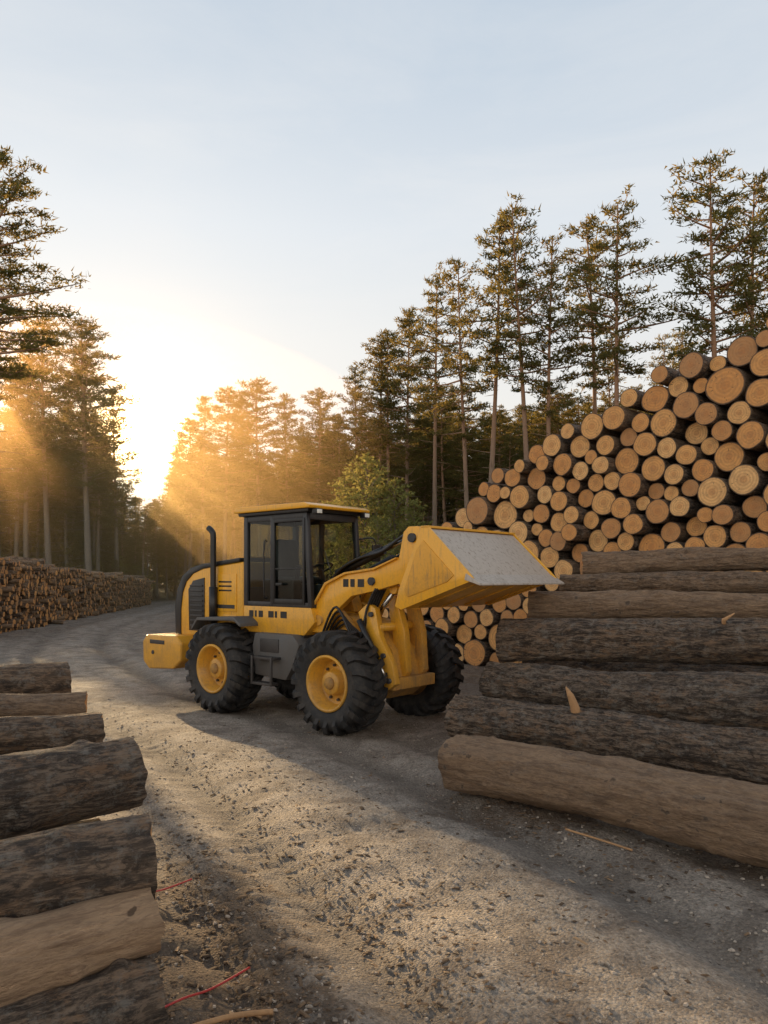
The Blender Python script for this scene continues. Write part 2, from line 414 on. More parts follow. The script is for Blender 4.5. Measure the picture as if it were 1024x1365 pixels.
def ground_mat():
    m, nt, out = new_mat('dirt_and_gravel')
    g = N(nt, 'ShaderNodeNewGeometry'); P = g.outputs['Position']
    rd_ = attr(nt, 'road').outputs['Fac']; fo = attr(nt, 'forest').outputs['Fac']; ml = attr(nt, 'mulch').outputs['Fac']; ru = attr(nt, 'rut').outputs['Fac']
    n1 = noise_(nt, P, .7, 5, .6); n2 = noise_(nt, P, 5, 6, .7); n3 = noise_(nt, P, 42, 5, .7); n4 = noise_(nt, P, 170, 3, .7)
    n5 = noise_(nt, P, 1.8, 6, .7, .6)
    vor = N(nt, 'ShaderNodeTexVoronoi'); vor.inputs['Scale'].default_value = 55; L(nt, P, vor.inputs['Vector'])
    base = mixc(nt, n1, (.19, .15, .12), (.36, .29, .225))
    base = mixc(nt, ramp(nt, n2, [(.38, .7), (.6, 0)]), base, (.13, .10, .075))
    road = mixc(nt, n1, (.33, .28, .23), (.52, .445, .365))
    road = mixc(nt, ramp(nt, n2, [(.35, .6), (.6, 0)]), road, (.22, .18, .145))
    c = mixc(nt, rd_, base, road)
    c = mixc(nt, ramp(nt, n5, [(.38, .75), (.54, 0)]), c, (.15, .115, .088))
    c = mixc(nt, math_(nt, 'MULTIPLY', ru, .65), c, (.12, .097, .076))
    mul = mixc(nt, n3, (.045, .030, .020), (.20, .135, .085))
    mf = math_(nt, 'ADD', ml, math_(nt, 'MULTIPLY_ADD', n2, 1.6, -.85))
    mf = ramp(nt, mf, [(.36, 0), (.62, .9)])
    c = mixc(nt, mf, c, mul)
    fl = mixc(nt, n2, (.045, .034, .02), (.09, .065, .035))
    c = mixc(nt, fo, c, fl)
    peb = ramp(nt, vor.outputs['Color'], [(.2, .62), (.8, 1.35)])
    c = mixc(nt, .6, c, peb, 'MULTIPLY')
    c = mixc(nt, ramp(nt, n3, [(.33, .6), (.5, 0)]), c, (.07, .055, .042))
    c = mixc(nt, ramp(nt, n4, [(.62, 0), (.75, .5)]), c, (.54, .47, .39))
    h = math_(nt, 'ADD', math_(nt, 'MULTIPLY', n3, 1.2), math_(nt, 'MULTIPLY', vor.outputs['Distance'], -.9))
    h = math_(nt, 'ADD', h, math_(nt, 'MULTIPLY', n4, .4))
    b = bump(nt, n2, .55, .05); b = bump(nt, h, .8, .02, b)
    principled(nt, out, Base_Color=c, Roughness=.92, Normal=b)
    return m
GM = ground_mat()
forest = 1 / (1 + np.exp(-(Y - edge(X) + 1) * .8))
def sub(name, mask):
    q = Q[mask]; u, inv = np.unique(q, return_inverse=True)
    me = bpy.data.meshes.new(name); me.from_pydata(Vg[u].tolist(), [], inv.reshape(-1, 4).tolist())
    me.materials.append(GM); me.polygons.foreach_set('use_smooth', np.ones(len(q), bool))
    for k, a_ in (('road', roadm), ('forest', forest), ('mulch', mulch), ('rut', np.clip(rut + .7 * rut2, 0, 1) * roadm)):
        at = me.attributes.new(k, 'FLOAT', 'POINT'); at.data.foreach_set('value', a_.ravel()[u].astype(np.float32))
    me.update(); return link(bpy.data.objects.new(name, me))
sub('ground', ~qr); sub('dirt_road', qr)
def gz(x, y):
    i = np.searchsorted(ys, y); j = np.searchsorted(xs, x)
    return float(Zg[min(i, ny_ - 1), min(j, nx_ - 1)])

# ------------------------------------------------------------------ scattered debris
def scatter(name, n, region, size, flat, cols, dens=None):
    V, F, RN = [], [], []
    k = 0; tries = 0
    while k < n and tries < n * 12:
        tries += 1
        x, y = region()
        if dens is not None and random.random() > dens(x, y): continue
        z = gz(x, y); s = size(); b = len(V)
        an = random.random() * 6.28; ca, sa = math.cos(an), math.sin(an); r = random.random()
        lx = s * random.uniform(.8, flat[0]); ly = s * random.uniform(.5, 1); lz = s * flat[1]
        tl = random.uniform(-.25, .25)
        for (px, py, pz_) in ((-1, -.7, 0), (.8, -1, 0), (1, .8, 0), (-.8, 1, 0), (-.6, -.5, 1), (.6, -.6, 1), (.5, .5, 1), (-.5, .6, 1)):
            px *= lx * random.uniform(.8, 1.2); py *= ly * random.uniform(.8, 1.2)
            V.append((x + px * ca - py * sa, y + px * sa + py * ca, z - lz * .25 + pz_ * lz * random.uniform(.8, 1.2) + px * tl)); RN.append(r)
        for f in ((0, 1, 5, 4), (1, 2, 6, 5), (2, 3, 7, 6), (3, 0, 4, 7), (4, 5, 6, 7)): F.append(tuple(b + i for i in f))
        k += 1
    m, nt, out = new_mat(name + '_mat')
    rn = attr(nt, 'rnd'); c = mixc(nt, rn.outputs['Fac'], cols[0], cols[1])
    principled(nt, out, Base_Color=c, Roughness=.9)
    return mesh_np(name, np.array(V), F, [m], attrs={'rnd': ('FLOAT', RN)})
def reg():
    y = 3 + 10 * random.random() ** 1.6; return random.uniform(-.55, .55) * y, y
scatter('loose_gravel', 11000, reg, lambda: .004 + .011 * random.random() ** 2.5, (1.4, .8), ((.15, .125, .10), (.46, .39, .32)))
def dm(x, y):
    d = .9 * math.exp(-(((x + 1.2) / 1.2) ** 2 + ((y - 4.2) / 1.8) ** 2)) + .8 * math.exp(-(((x - 2) / 1.6) ** 2 + ((y - 7) / 1.3) ** 2)) + .5 * math.exp(-(((x + 3) / 1.5) ** 2 + ((y - 8) / 2) ** 2)) + .07
    return min(1, d)
scatter('bark_chips', 8500, reg, lambda: .005 + .014 * random.random() ** 2.4, (2.4, .4), ((.04, .026, .017), (.22, .14, .08)), dm)
scatter('wood_splinters', 320, reg, lambda: .006 + .010 * random.random(), (5.0, .25), ((.24, .16, .09), (.42, .28, .16)), dm)

# ------------------------------------------------------------------ tubes / boxes
def tube_geo(pts, rad, segs=10, closed_ends=True):
    pts = [Vector(p) for p in pts]; n = len(pts)
    if not hasattr(rad, '__len__'): rad = [rad] * n
    V, F = [], []; up = None
    for i, p in enumerate(pts):
        t = (pts[min(i + 1, n - 1)] - pts[max(i - 1, 0)]).normalized()
        if up is None:
            up = t.orthogonal().normalized()
        else: up = (up - t * up.dot(t)).normalized()
        w = t.cross(up)
        for j in range(segs):
            a = 2 * math.pi * j / segs
            V.append(p + (up * math.cos(a) + w * math.sin(a)) * rad[i])
    for i in range(n - 1):
        for j in range(segs):
            k = (j + 1) % segs; F.append((i * segs + j, i * segs + k, (i + 1) * segs + k, (i + 1) * segs + j))
    if closed_ends:
        F.append(tuple(range(segs))[::-1]); F.append(tuple((n - 1) * segs + j for j in range(segs)))
    return V, F
def add_tube(name, pts, rad, mat, parent=None, segs=12):
    V, F = tube_geo(pts, rad, segs)
    sm = [len(f) == 4 for f in F]
    return mesh_np(name, [tuple(v) for v in V], F, [mat], smooth=sm, parent=parent)
def smooth_pts(pts, n=8):
    P = [Vector(p) for p in pts]; o = []
    for i in range(len(P) - 1):
        a, b, c, d = P[max(i - 1, 0)], P[i], P[i + 1], P[min(i + 2, len(P) - 1)]
        for k in range(n):
            t = k / n; o.append(.5 * (2 * b + (c - a) * t + (2 * a - 5 * b + 4 * c - d) * t * t + (-a + 3 * b - 3 * c + d) * t ** 3))
    o.append(P[-1]); return o
def bm_obj(name, bm, mat, parent, bevel=0, segs=2, smooth=True):
    bmesh.ops.recalc_face_normals(bm, faces=bm.faces)
    if bevel: bmesh.ops.bevel(bm, geom=[e for e in bm.edges if e.calc_face_angle(0) > .5], offset=bevel, segments=segs, affect='EDGES', profile=.6)
    me = bpy.data.meshes.new(name); bm.to_mesh(me); bm.free(); me.materials.append(mat)
    if smooth:
        for p in me.polygons: p.use_smooth = True
        try: me.set_sharp_from_angle(angle=math.radians(32))
        except Exception: pass
    o = bpy.data.objects.new(name, me); link(o); o.parent = parent; return o
def box(name, c0, c1, mat, parent, bevel=.012):
    bm = bmesh.new(); bmesh.ops.create_cube(bm, size=1)
    for v in bm.verts:
        v.co = Vector(((c0[i] + c1[i]) / 2 + v.co[i] * (c1[i] - c0[i]) for i in range(3)))
    return bm_obj(name, bm, mat, parent, bevel)
def prism(name, prof, y0, y1, mat, parent, bevel=.012, segs=2):
    bm = bmesh.new()
    a = [bm.verts.new((x, y0, z)) for x, z in prof]; b = [bm.verts.new((x, y1, z)) for x, z in prof]
    bm.faces.new(a); bm.faces.new(b[::-1]); n = len(prof)
    for i in range(n): bm.faces.new((a[i], b[i], b[(i + 1) % n], a[(i + 1) % n]))
    return bm_obj(name, bm, mat, parent, bevel, segs)
def quad(name, pts, mat, parent):
    return mesh_np(name, pts, [tuple(range(len(pts)))], [mat], parent=parent)

# ------------------------------------------------------------------ wheel loader
LD = bpy.data.objects.new('wheel_loader', None); link(LD)
LD.location = (-.07, 10.88, 0.0); LD.rotation_euler = (0, 0, math.atan2(-.656, .755))

def lathe(prof, segs=56):
    V, F = [], []
    n = len(prof)
    for j in range(segs):
        a = 2 * math.pi * j / segs
        for r, y in prof: V.append((r * math.cos(a), y, r * math.sin(a)))
    for j in range(segs):
        k = (j + 1) % segs
        for i in range(n - 1): F.append((j * n + i, j * n + i + 1, k * n + i + 1, k * n + i))
    return V, F
def wheel(name, x, y, side, R=.70):
    w = bpy.data.objects.new(name, None); link(w); w.parent = LD; w.location = (x, y, R - .025)
    w.rotation_euler = (0, random.random(), 0 if side < 0 else math.pi)
    k = R / .70
    prof = [(.36, -.20), (.40, -.235), (.50, -.262), (.58, -.262), (.625, -.235), (.648, -.17), (.655, 0), (.648, .17), (.625, .235), (.58, .262), (.50, .262), (.40, .235), (.36, .20)]
    V, F = lathe([(r * k, yy) for r, yy in prof], 64)
    nl = 20
    for s in (-1, 1):
        for q in range(nl):
            a0 = 2 * math.pi * (q + (.5 if s > 0 else 0)) / nl
            st = [(-.03, .652, .708, 0, .066), (.10, .652, .712, .05, .068), (.20, .640, .702, .13, .078), (.275, .59, .66, .18, .08), (.305, .51, .575, .2, .068)]
            b = len(V)
            for yy, rb, rt, da, hw in st:
                for rr, aa in ((rb - .03, -hw), (rt, -hw * .8), (rt, hw * .8), (rb - .03, hw)):
                    ang = a0 + da + aa
                    ye = yy if rr > rb else min(yy, .25)
                    V.append((rr * k * math.cos(ang), s * ye, rr * k * math.sin(ang)))
            for i in range(len(st) - 1):
                for j in range(4):
                    j2 = (j + 1) % 4
                    f = (b + i * 4 + j, b + i * 4 + j2, b + (i + 1) * 4 + j2, b + (i + 1) * 4 + j)
                    F.append(f if s > 0 else f[::-1])
            F.append((b, b + 1, b + 2, b + 3)); e = b + (len(st) - 1) * 4; F.append((e, e + 1, e + 2, e + 3))
    nb = 64 * 12
    sm = [i < nb for i in range(len(F))]
    o = mesh_np(name + '_tyre', V, F, [RUB], smooth=sm, parent=w)
    bm = bmesh.new(); bm.from_mesh(o.data); bmesh.ops.recalc_face_normals(bm, faces=bm.faces); bm.to_mesh(o.data); bm.free()
    V, F = lathe([(.385, -.205), (.385, -.245), (.355, -.25), (.345, -.225), (.325, -.20), (.31, -.03), (.285, -.015), (.20, -.03), (.165, -.035), (.16, -.155), (.14, -.17), (.0, -.17)], 48)
    mesh_np(name + '_rim', V, F, [YEL], smooth=[True] * len(F), parent=w)
    V, F = lathe([(.0, -.205), (.075, -.202), (.085, -.18), (.085, -.16)], 24)
    mesh_np(name + '_hub_cap', V, F, [YELD], smooth=True, parent=w)
    V, F = [], []
    for q in range(10):
        a = 2 * math.pi * q / 10; c = Vector((.235 * math.cos(a), -.02, .235 * math.sin(a)))
        v, f = tube_geo([c, c + Vector((0, -.04, 0))], .020, 6); b = len(V); V += [tuple(t) for t in v]; F += [tuple(i + b for i in g) for g in f]
    mesh_np(name + '_bolts', V, F, [DARK], parent=w)
    V, F = lathe([(.36, .2), (.36, -.01), (0, .01)], 32)
    mesh_np(name + '_drum', V, F, [YELD], smooth=True, parent=w)
for nm, x, y, s in (('front_wheel_near', 0, -.84, -1), ('front_wheel_far', 0.02, .90, 1), ('rear_wheel_near', -2.55, -.84, -1), ('rear_wheel_far', -2.55, .84, 1)):
    wheel(nm, x, y, s)

prism('rear_frame', [(-4.2, .62), (-4.2, 1.12), (-2.3, 1.18), (-.95, 1.22), (-.85, .95), (-1.0, .55), (-3.9, .5)], -.42, .42, DARK, LD, .02)
prism('front_frame', [(-.75, .5), (-.8, .95), (-.55, 1.35), (-.35, 1.55), (.2, 1.45), (.5, 1.1), (.62, .6), (.4, .42)], -.30, .30, YELD, LD, .025)
add_tube('articulation_joint', [(-.88, 0, .5), (-.88, 0, 1.25)], .14, DARK, LD)
add_tube('front_axle', [(0, -.75, .69), (0, .75, .69)], .13, YELD, LD)
add_tube('rear_axle', [(-2.55, -.75, .69), (-2.55, .75, .69)], .14, DARK, LD)
hp = [(-4.12, 1.10), (-4.14, 1.55), (-4.08, 1.85), (-3.95, 2.06), (-3.72, 2.20), (-3.4, 2.27), (-2.34, 2.36), (-2.34, 1.10)]
prism('engine_hood', hp, -.62, .62, YEL, LD, .05, 3)
arch = [(-4.20, 1.12), (-4.22, 1.6), (-4.15, 1.90), (-4.0, 2.13), (-3.75, 2.27), (-3.4, 2.335), (-2.42, 2.42), (-2.42, 2.36), (-3.4, 2.25), (-3.68, 2.17), (-3.88, 2.03), (-3.99, 1.84), (-4.04, 1.55), (-4.04, 1.12)]
prism('hood_rear_arch', arch, -.635, .635, BLACK, LD, .012)
prism('hood_top_panel', [(-3.9, 2.20), (-3.72, 2.29), (-3.4, 2.352), (-2.45, 2.44), (-2.45, 2.425), (-3.4, 2.33), (-3.72, 2.26)], -.5, .5, YEL, LD, .004)
prism('side_vent_near', [(-3.80, 1.2), (-3.82, 1.90), (-3.68, 2.05), (-3.36, 2.10), (-3.36, 1.2)], -.632, -.60, BLACK, LD, .006)
for i in range(9):
    box('vent_louvre_%d' % i, (-3.76, -.645, 1.27 + i * .085), (-3.40, -.625, 1.30 + i * .085), DARK, LD, .004)
box('side_panel_near', (-3.22, -.634, 1.55), (-2.5, -.60, 2.16), YEL, LD, .01)
box('side_panel_lower', (-3.22, -.634, 1.18), (-2.5, -.60, 1.5), YEL, LD, .01)
for i in range(3): box('panel_slot_%d' % i, (-2.95, -.642, 1.88 + i * .07), (-2.62, -.63, 1.905 + i * .07), BLACK, LD, .003)
box('decal_strip', (-3.18, -.6385, 1.60), (-2.54, -.633, 1.66), DARK, LD, 0)
for nm, a, b in (('rear_fender_near', -1.0, -.60), ('rear_fender_far', .60, 1.0)):
    prism(nm, [(-3.2, 1.30), (-3.05, 1.46), (-2.1, 1.50), (-1.95, 1.40), (-1.95, 1.35), (-2.1, 1.44), (-3.05, 1.41), (-3.2, 1.25)], a, b, GREY, LD, .01)
cw = [(-4.78, .62), (-4.80, .98), (-4.68, 1.10), (-3.75, 1.12), (-3.62, 1.0), (-3.62, .70), (-3.85, .55), (-4.6, .50)]
prism('counterweight', cw, -.92, .86, YEL, LD, .045, 3)
box('counterweight_recess', (-4.55, -.926, .95), (-4.1, -.90, 1.02), DARK, LD, .004)
add_tube('tow_pin', [(-4.45, -.935, .8), (-4.45, -.9, .8)], .035, DARK, LD)
for yy in (-.6, .6): box('tail_lamp', (-4.83, yy - .09, .9), (-4.79, yy + .09, .98), RED, LD, .006)
add_tube('exhaust_pipe', smooth_pts([(-3.02, -.70, 1.35), (-3.02, -.70, 2.2), (-3.02, -.70, 2.76), (-3.05, -.70, 2.86), (-3.14, -.70, 2.92)], 5), .048, BLACK, LD)
add_tube('exhaust_bracket', [(-3.02, -.70, 1.9), (-3.02, -.6, 1.9)], .02, BLACK, LD)
add_tube('exhaust_muffler', [(-3.02, -.70, 1.36), (-3.02, -.70, 1.95)], .068, BLACK, LD)

cx0, cx1, cy0, cy1 = -2.30, -.80, -.64, .46
fx = lambda z: -.74 - .11 * (z - 1.65) / 1.4
prism('cab_base', [(cx0, 1.42), (cx0, 1.66), (-.76, 1.66), (-.68, 1.45), (-.9, 1.25), (cx0, 1.25)], cy0, cy1, YEL, LD, .018)
prism('cab_floor', [(cx0 + .02, 1.1), (cx0 + .02, 1.26), (-.92, 1.26), (-1.0, 1.1)], cy0 + .03, cy1 - .03, DARK, LD, .01)
for y_ in (cy0, cy1 - .07):
    box('rear_pillar', (cx0, y_, 1.66), (cx0 + .09, y_ + .07, 3.06), DARK, LD, .01)
    box('door_pillar', (-1.66, y_, 1.66), (-1.60, y_ + .07, 3.06), DARK, LD, .008)
    prism('front_pillar', [(fx(1.66) - .08, 1.66), (fx(1.66), 1.66), (fx(3.06), 3.06), (fx(3.06) - .08, 3.06)], y_, y_ + .07, DARK, LD, .01)
    box('lower_rail', (cx0 + .09, y_ + .004, 1.66), (fx(1.66) - .08, y_ + .066, 1.73), DARK, LD, .005)
    box('upper_rail', (cx0 + .09, y_ + .004, 2.97), (fx(3.06) - .06, y_ + .066, 3.06), DARK, LD, .005)
box('front_lower_rail', (fx(1.7) - .07, cy0 + .07, 1.66), (fx(1.7), cy1 - .07, 1.75), DARK, LD, .005)
box('front_upper_rail', (fx(3.0) - .07, cy0 + .07, 2.96), (fx(3.0), cy1 - .07, 3.06), DARK, LD, .005)
box('rear_lower_rail', (cx0, cy0 + .07, 1.66), (cx0 + .06, cy1 - .07, 1.95), DARK, LD, .005)
box('rear_upper_rail', (cx0, cy0 + .07, 2.96), (cx0 + .06, cy1 - .07, 3.06), DARK, LD, .005)
for a, b in (((-1.59, cy0 - .012, 1.70), (-1.55, cy0 + .02, 2.98)), ((-.93, cy0 - .012, 1.70), (-.885, cy0 + .02, 2.98)), ((-1.55, cy0 - .012, 2.93), (-.93, cy0 + .02, 2.98)), ((-1.55, cy0 - .012, 1.70), (-.93, cy0 + .02, 1.78))):
    box('door_frame', a, b, BLACK, LD, .006)
box('door_bar', (-1.55, cy0 - .004, 2.22), (-.93, cy0 + .014, 2.245), BLACK, LD, .003)
add_tube('grab_rail', smooth_pts([(-1.72, cy0 - .01, 1.8), (-1.72, cy0 - .07, 1.85), (-1.72, cy0 - .07, 2.6), (-1.72, cy0 - .01, 2.65)], 4), .012, BLACK, LD, 8)
box('door_handle', (-1.50, cy0 - .035, 1.98), (-1.36, cy0 - .012, 2.02), BLACK, LD, .005)
quad('glass_side_near', [(cx0 + .06, cy0 + .03, 1.7), (fx(1.7) - .04, cy0 + .03, 1.7), (fx(3.0) - .04, cy0 + .03, 3.0), (cx0 + .06, cy0 + .03, 3.0)], GLASS, LD)
quad('glass_side_far', [(cx0 + .06, cy1 - .03, 1.7), (fx(1.7) - .04, cy1 - .03, 1.7), (fx(3.0) - .04, cy1 - .03, 3.0), (cx0 + .06, cy1 - .03, 3.0)], GLASS, LD)
quad('windscreen', [(fx(1.72) - .03, cy0 + .05, 1.72), (fx(1.72) - .03, cy1 - .05, 1.72), (fx(3.0) - .03, cy1 - .05, 3.0), (fx(3.0) - .03, cy0 + .05, 3.0)], GLASS, LD)
quad('rear_glass', [(cx0 + .03, cy0 + .05, 1.9), (cx0 + .03, cy1 - .05, 1.9), (cx0 + .03, cy1 - .05, 3.0), (cx0 + .03, cy0 + .05, 3.0)], GLASS, LD)
prism('cab_roof_lining', [(-2.36, 3.062), (-.78, 3.062), (-.76, 3.11), (-2.38, 3.11)], cy0 - .05, cy1 + .05, BLACK, LD, .008)
prism('cab_roof', [(-2.42, 3.112), (-.70, 3.112), (-.68, 3.15), (-.80, 3.195), (-2.30, 3.205), (-2.44, 3.16)], cy0 - .10, cy1 + .10, YEL, LD, .014)
for y_ in (cy0 - .02, cy1 - .1):
    box('work_lamp', (-.72, y_, 3.02), (-.62, y_ + .12, 3.10), BLACK, LD, .012)
    box('work_lamp_lens', (-.621, y_ + .012, 3.032), (-.612, y_ + .108, 3.09), LAMP, LD, .003)
    box('lamp_bracket', (-.78, y_ + .04, 3.085), (-.66, y_ + .08, 3.112), BLACK, LD, .003)
add_tube('mirror_arm', smooth_pts([(-.85, cy1, 2.7), (-.70, cy1 + .18, 2.72), (-.68, cy1 + .24, 2.6)], 4), .012, BLACK, LD, 8)
box('mirror', (-.71, cy1 + .16, 2.35), (-.67, cy1 + .33, 2.62), BLACK, LD, .012)
add_tube('wiper', [(fx(1.8) + .01, -.1, 1.8), (fx(2.5) + .01, -.32, 2.5)], .008, BLACK, LD, 6)
box('seat_base', (-1.85, -.30, 1.66), (-1.35, .12, 2.0), BLACK, LD, .04)
box('seat_cushion', (-1.88, -.33, 2.0), (-1.32, .15, 2.12), DARK, LD, .05)
prism('seat_back', [(-1.95, 2.08), (-1.80, 2.08), (-1.88, 2.72), (-2.0, 2.70)], -.32, .14, DARK, LD, .04)
add_tube('steering_column', [(-.95, -.09, 1.75), (-1.12, -.09, 2.22)], .035, BLACK, LD)
tor = []
for i in range(25):
    a = i / 24 * 2 * math.pi; tor.append(Vector((-1.13, -.09, 2.24)) + Vector((.9, 0, .42)).normalized() * (.19 * math.cos(a)) + Vector((0, 1, 0)) * (.19 * math.sin(a)))
add_tube('steering_wheel', tor, .017, BLACK, LD, 8)
box('dashboard', (-.98, -.35, 1.75), (-.84, .2, 2.0), BLACK, LD, .03)
box('side_console', (-1.9, -.58, 1.7), (-1.2, -.42, 2.08), BLACK, LD, .03)
for i in range(3): add_tube('lever', [(-1.25, -.5 + i * .03, 2.05), (-1.2, -.5 + i * .03, 2.28)], .012, BLACK, LD, 6)

for i, (a, b) in enumerate(((-2.16, -2.06), (-2.02, -1.98), (-1.93, -1.83), (-1.70, -1.58), (-1.55, -1.50), (-1.42, -1.28))):
    box('sill_decal_%d' % i, (a, cy0 - .004, 1.49), (b, cy0 + .01, 1.59), BLACK, LD, 0)
for nm, a, b in (('fuel_tank', -.78, -.42), ('battery_box', .42, .78)):
    prism(nm, [(-1.86, .62), (-1.92, 1.05), (-1.86, 1.26), (-1.0, 1.26), (-.86, 1.12), (-1.0, .80), (-1.15, .58)], a, b, GREY, LD, .03)
box('tank_hatch', (-1.72, -.792, .98), (-1.30, -.77, 1.18), DARK, LD, .008)
box('step_upper', (-1.75, -.93, .88), (-1.25, -.78, .92), DARK, LD, .008)
box('step_lower', (-1.72, -.95, .50), (-1.28, -.80, .54), DARK, LD, .008)
for x_ in (-1.73, -1.29): box('step_rail', (x_ - .02, -.95, .5), (x_ + .02, -.925, .93), DARK, LD, .004)

arm = [(-.92, 1.30), (-.80, 1.70), (-.55, 2.02), (-.15, 2.16), (.40, 2.22), (.82, 2.36), (.90, 2.70), (.98, 2.77), (1.14, 2.77), (1.22, 2.66), (1.26, 2.2), (1.30, 1.85), (1.22, 1.72), (1.04, 1.72), (.95, 1.90), (.82, 2.02), (.40, 1.92), (-.05, 1.84), (-.35, 1.62), (-.52, 1.30)]
for nm, a, b in (('boom_arm_near', -.54, -.42), ('boom_arm_far', .42, .54)):
    prism(nm, arm, a, b, YEL, LD, .012)
def rim_plate(nm, y0, y1):
    prism(nm, [(-.78, 1.72), (-.54, 2.03), (-.15, 2.175), (.40, 2.235), (.80, 2.37), (.80, 2.35), (.40, 2.205), (-.14, 2.145), (-.52, 2.0), (-.75, 1.70)], y0, y1, YELD, LD, .004)
rim_plate('boom_flange_near', -.58, -.38); rim_plate('boom_flange_far', .38, .58)
for i, (a, b) in enumerate(((-.20, -.10), (-.06, .02), (.08, .20))):
    box('boom_decal_%d' % i, (a, -.544, 1.97), (b, -.53, 2.08), BLACK, LD, 0)
for p, r in (((-.68, 1.48), .075), ((1.14, 1.86), .06), ((1.06, 2.62), .06), ((.35, 2.05), .055)):
    add_tube('pivot_pin', [(p[0], -.58, p[1]), (p[0], .58, p[1])], r, DARK if r < .07 else YELD, LD, 20)
add_tube('boom_cross_tube', [(.45, -.44, 2.07), (.45, .44, 2.07)], .11, YEL, LD, 20)
for y_ in (-.40, .26):
    prism('tower_plate', [(-.75, .75), (-.92, 1.3), (-.80, 1.62), (-.60, 1.72), (-.40, 1.62), (.0, 1.30), (.35, .9), (.35, .6)], y_, y_ + .10, YELD, LD, .012)
for y_ in (-.36, .36):
    add_tube('lift_cylinder', [(-.30, y_, .95), (.22, y_, 1.50)], .075, YELD, LD, 16)
    add_tube('lift_rod', [(.22, y_, 1.50), (.60, y_, 1.93)], .035, CHROME, LD, 12)
    add_tube('lift_rod_eye', [(.62, y_ - .06, 1.95), (.62, y_ + .06, 1.95)], .07, YEL, LD, 16)
prism('hitch_link_near', [(.10, 1.62), (.28, 1.75), (.42, 1.68), (.50, 1.30), (.72, .95), (.78, .68), (.66, .60), (.50, .66), (.42, .95), (.26, 1.25)], -.56, -.46, YEL, LD, .012)
prism('hitch_link_mid', [(.30, 1.85), (.46, 1.85), (.62, 1.35), (.66, .80), (.54, .62), (.42, .75), (.42, 1.25)], -.18, -.06, YEL, LD, .012)
prism('hitch_link_far', [(.30, 1.85), (.46, 1.85), (.62, 1.35), (.66, .80), (.54, .62), (.42, .75), (.42, 1.25)], .20, .32, YELD, LD, .012)
for p in ((.36, 1.6), (.58, 1.05), (.68, .72)): add_tube('link_pin', [(p[0], -.6, p[1]), (p[0], -.44, p[1])], .035, DARK, LD, 12)
add_tube('hitch_ram', [(.20, -.64, 1.52), (.52, -.64, 1.02)], .042, BLACK, LD, 14)
add_tube('hitch_ram_rod', [(.52, -.64, 1.02), (.68, -.64, .76)], .022, CHROME, LD, 10)
box('hitch_cross_plate', (.50, -.5, .58), (.70, .42, .74), YELD, LD, .02)
add_tube('hitch_tube', [(.42, -.52, 1.42), (.42, .40, 1.42)], .06, YEL, LD)
add_tube('tilt_cylinder', [(-.62, -.02, 1.98), (.30, -.02, 2.36)], .075, BLACK, LD, 16)
add_tube('tilt_rod', [(.30, -.02, 2.36), (.98, -.02, 2.64)], .038, CHROME, LD, 12)
add_tube('upper_cylinder_near', [(-.55, -.30, 2.16), (.35, -.30, 2.48)], .058, BLACK, LD, 16)
add_tube('upper_rod_near', [(.35, -.30, 2.48), (1.0, -.30, 2.70)], .030, CHROME, LD, 12)
prism('tilt_bracket', [(-.8, 1.6), (-.72, 2.06), (-.55, 2.08), (-.38, 1.6)], -.12, .08, YELD, LD, .01)
prism('bellcrank', [(.85, 2.62), (1.0, 2.74), (1.14, 2.68), (1.52, 2.46), (1.50, 2.36), (1.10, 2.52)], -.09, .05, YEL, LD, .01)
box('arm_head_plate', (.95, -.42, 2.5), (1.18, .42, 2.74), YEL, LD, .02)
for k in range(4):
    yy = -.40 + .05 * k
    add_tube('hydraulic_hose', smooth_pts([(-.70, yy, 1.72 + .02 * k), (-.50, yy, 2.14 + .02 * k), (-.05, yy - .02, 2.36 + .015 * k), (.40, yy, 2.46 + .03 * k), (.80, yy, 2.66 + .02 * k), (1.0, yy, 2.60)], 7), .022, BLACK, LD, 8)
for k in range(5):
    yy = -.38 - .05 * k
    add_tube('hydraulic_hose', smooth_pts([(-.6, yy, 1.25), (-.2, yy - .1, 1.45 + .06 * k), (.15, yy - .06, 1.30 - .03 * k), (.30, yy, 1.7), (.45, yy, 1.95)], 7), .018, BLACK, LD, 8)

side = [(1.56, 2.72), (1.66, 2.72), (2.24, 2.17), (2.34, 2.07), (2.26, 2.05), (1.24, 1.70), (1.14, 1.74), (1.20, 1.95)]
for nm, a, b in (('bucket_side_near', -1.0, -.965), ('bucket_side_far', .965, 1.0)):
    prism(nm, side, a, b, YEL, LD, .008)
prism('bucket_side_gusset', [(1.50, 2.45), (1.60, 2.55), (2.05, 2.13), (1.95, 2.05), (1.35, 1.86), (1.30, 1.95)], -1.012, -1.0, YELD, LD, .004)
prism('bucket_plate', [(1.60, 2.685), (1.655, 2.69), (2.245, 2.135), (2.22, 2.10)], -.965, .965, STEEL, LD, .004)
prism('bucket_cutting_edge', [(2.20, 2.075), (2.22, 2.15), (2.42, 2.03), (2.42, 2.01)], -1.01, 1.01, STEEL, LD, .004)
prism('bucket_floor', [(1.22, 1.71), (1.20, 1.75), (2.20, 2.10), (2.24, 2.06)], -.965, .965, YEL, LD, .004)
prism('bucket_back', [(1.17, 1.76), (1.22, 1.76), (1.62, 2.68), (1.57, 2.70), (1.22, 1.98)], -.965, .965, YEL, LD, .004)
box('bucket_top_lip', (1.55, -1.0, 2.70), (1.67, 1.0, 2.73), YELD, LD, .006)
for y_ in (-.6, -.1, .1, .55):
    prism('bucket_rib', [(1.10, 1.70), (1.05, 1.92), (1.30, 2.40), (1.50, 2.62), (1.56, 2.6), (1.22, 1.86), (1.22, 1.70)], y_ - .02, y_ + .02, YEL, LD, .006)
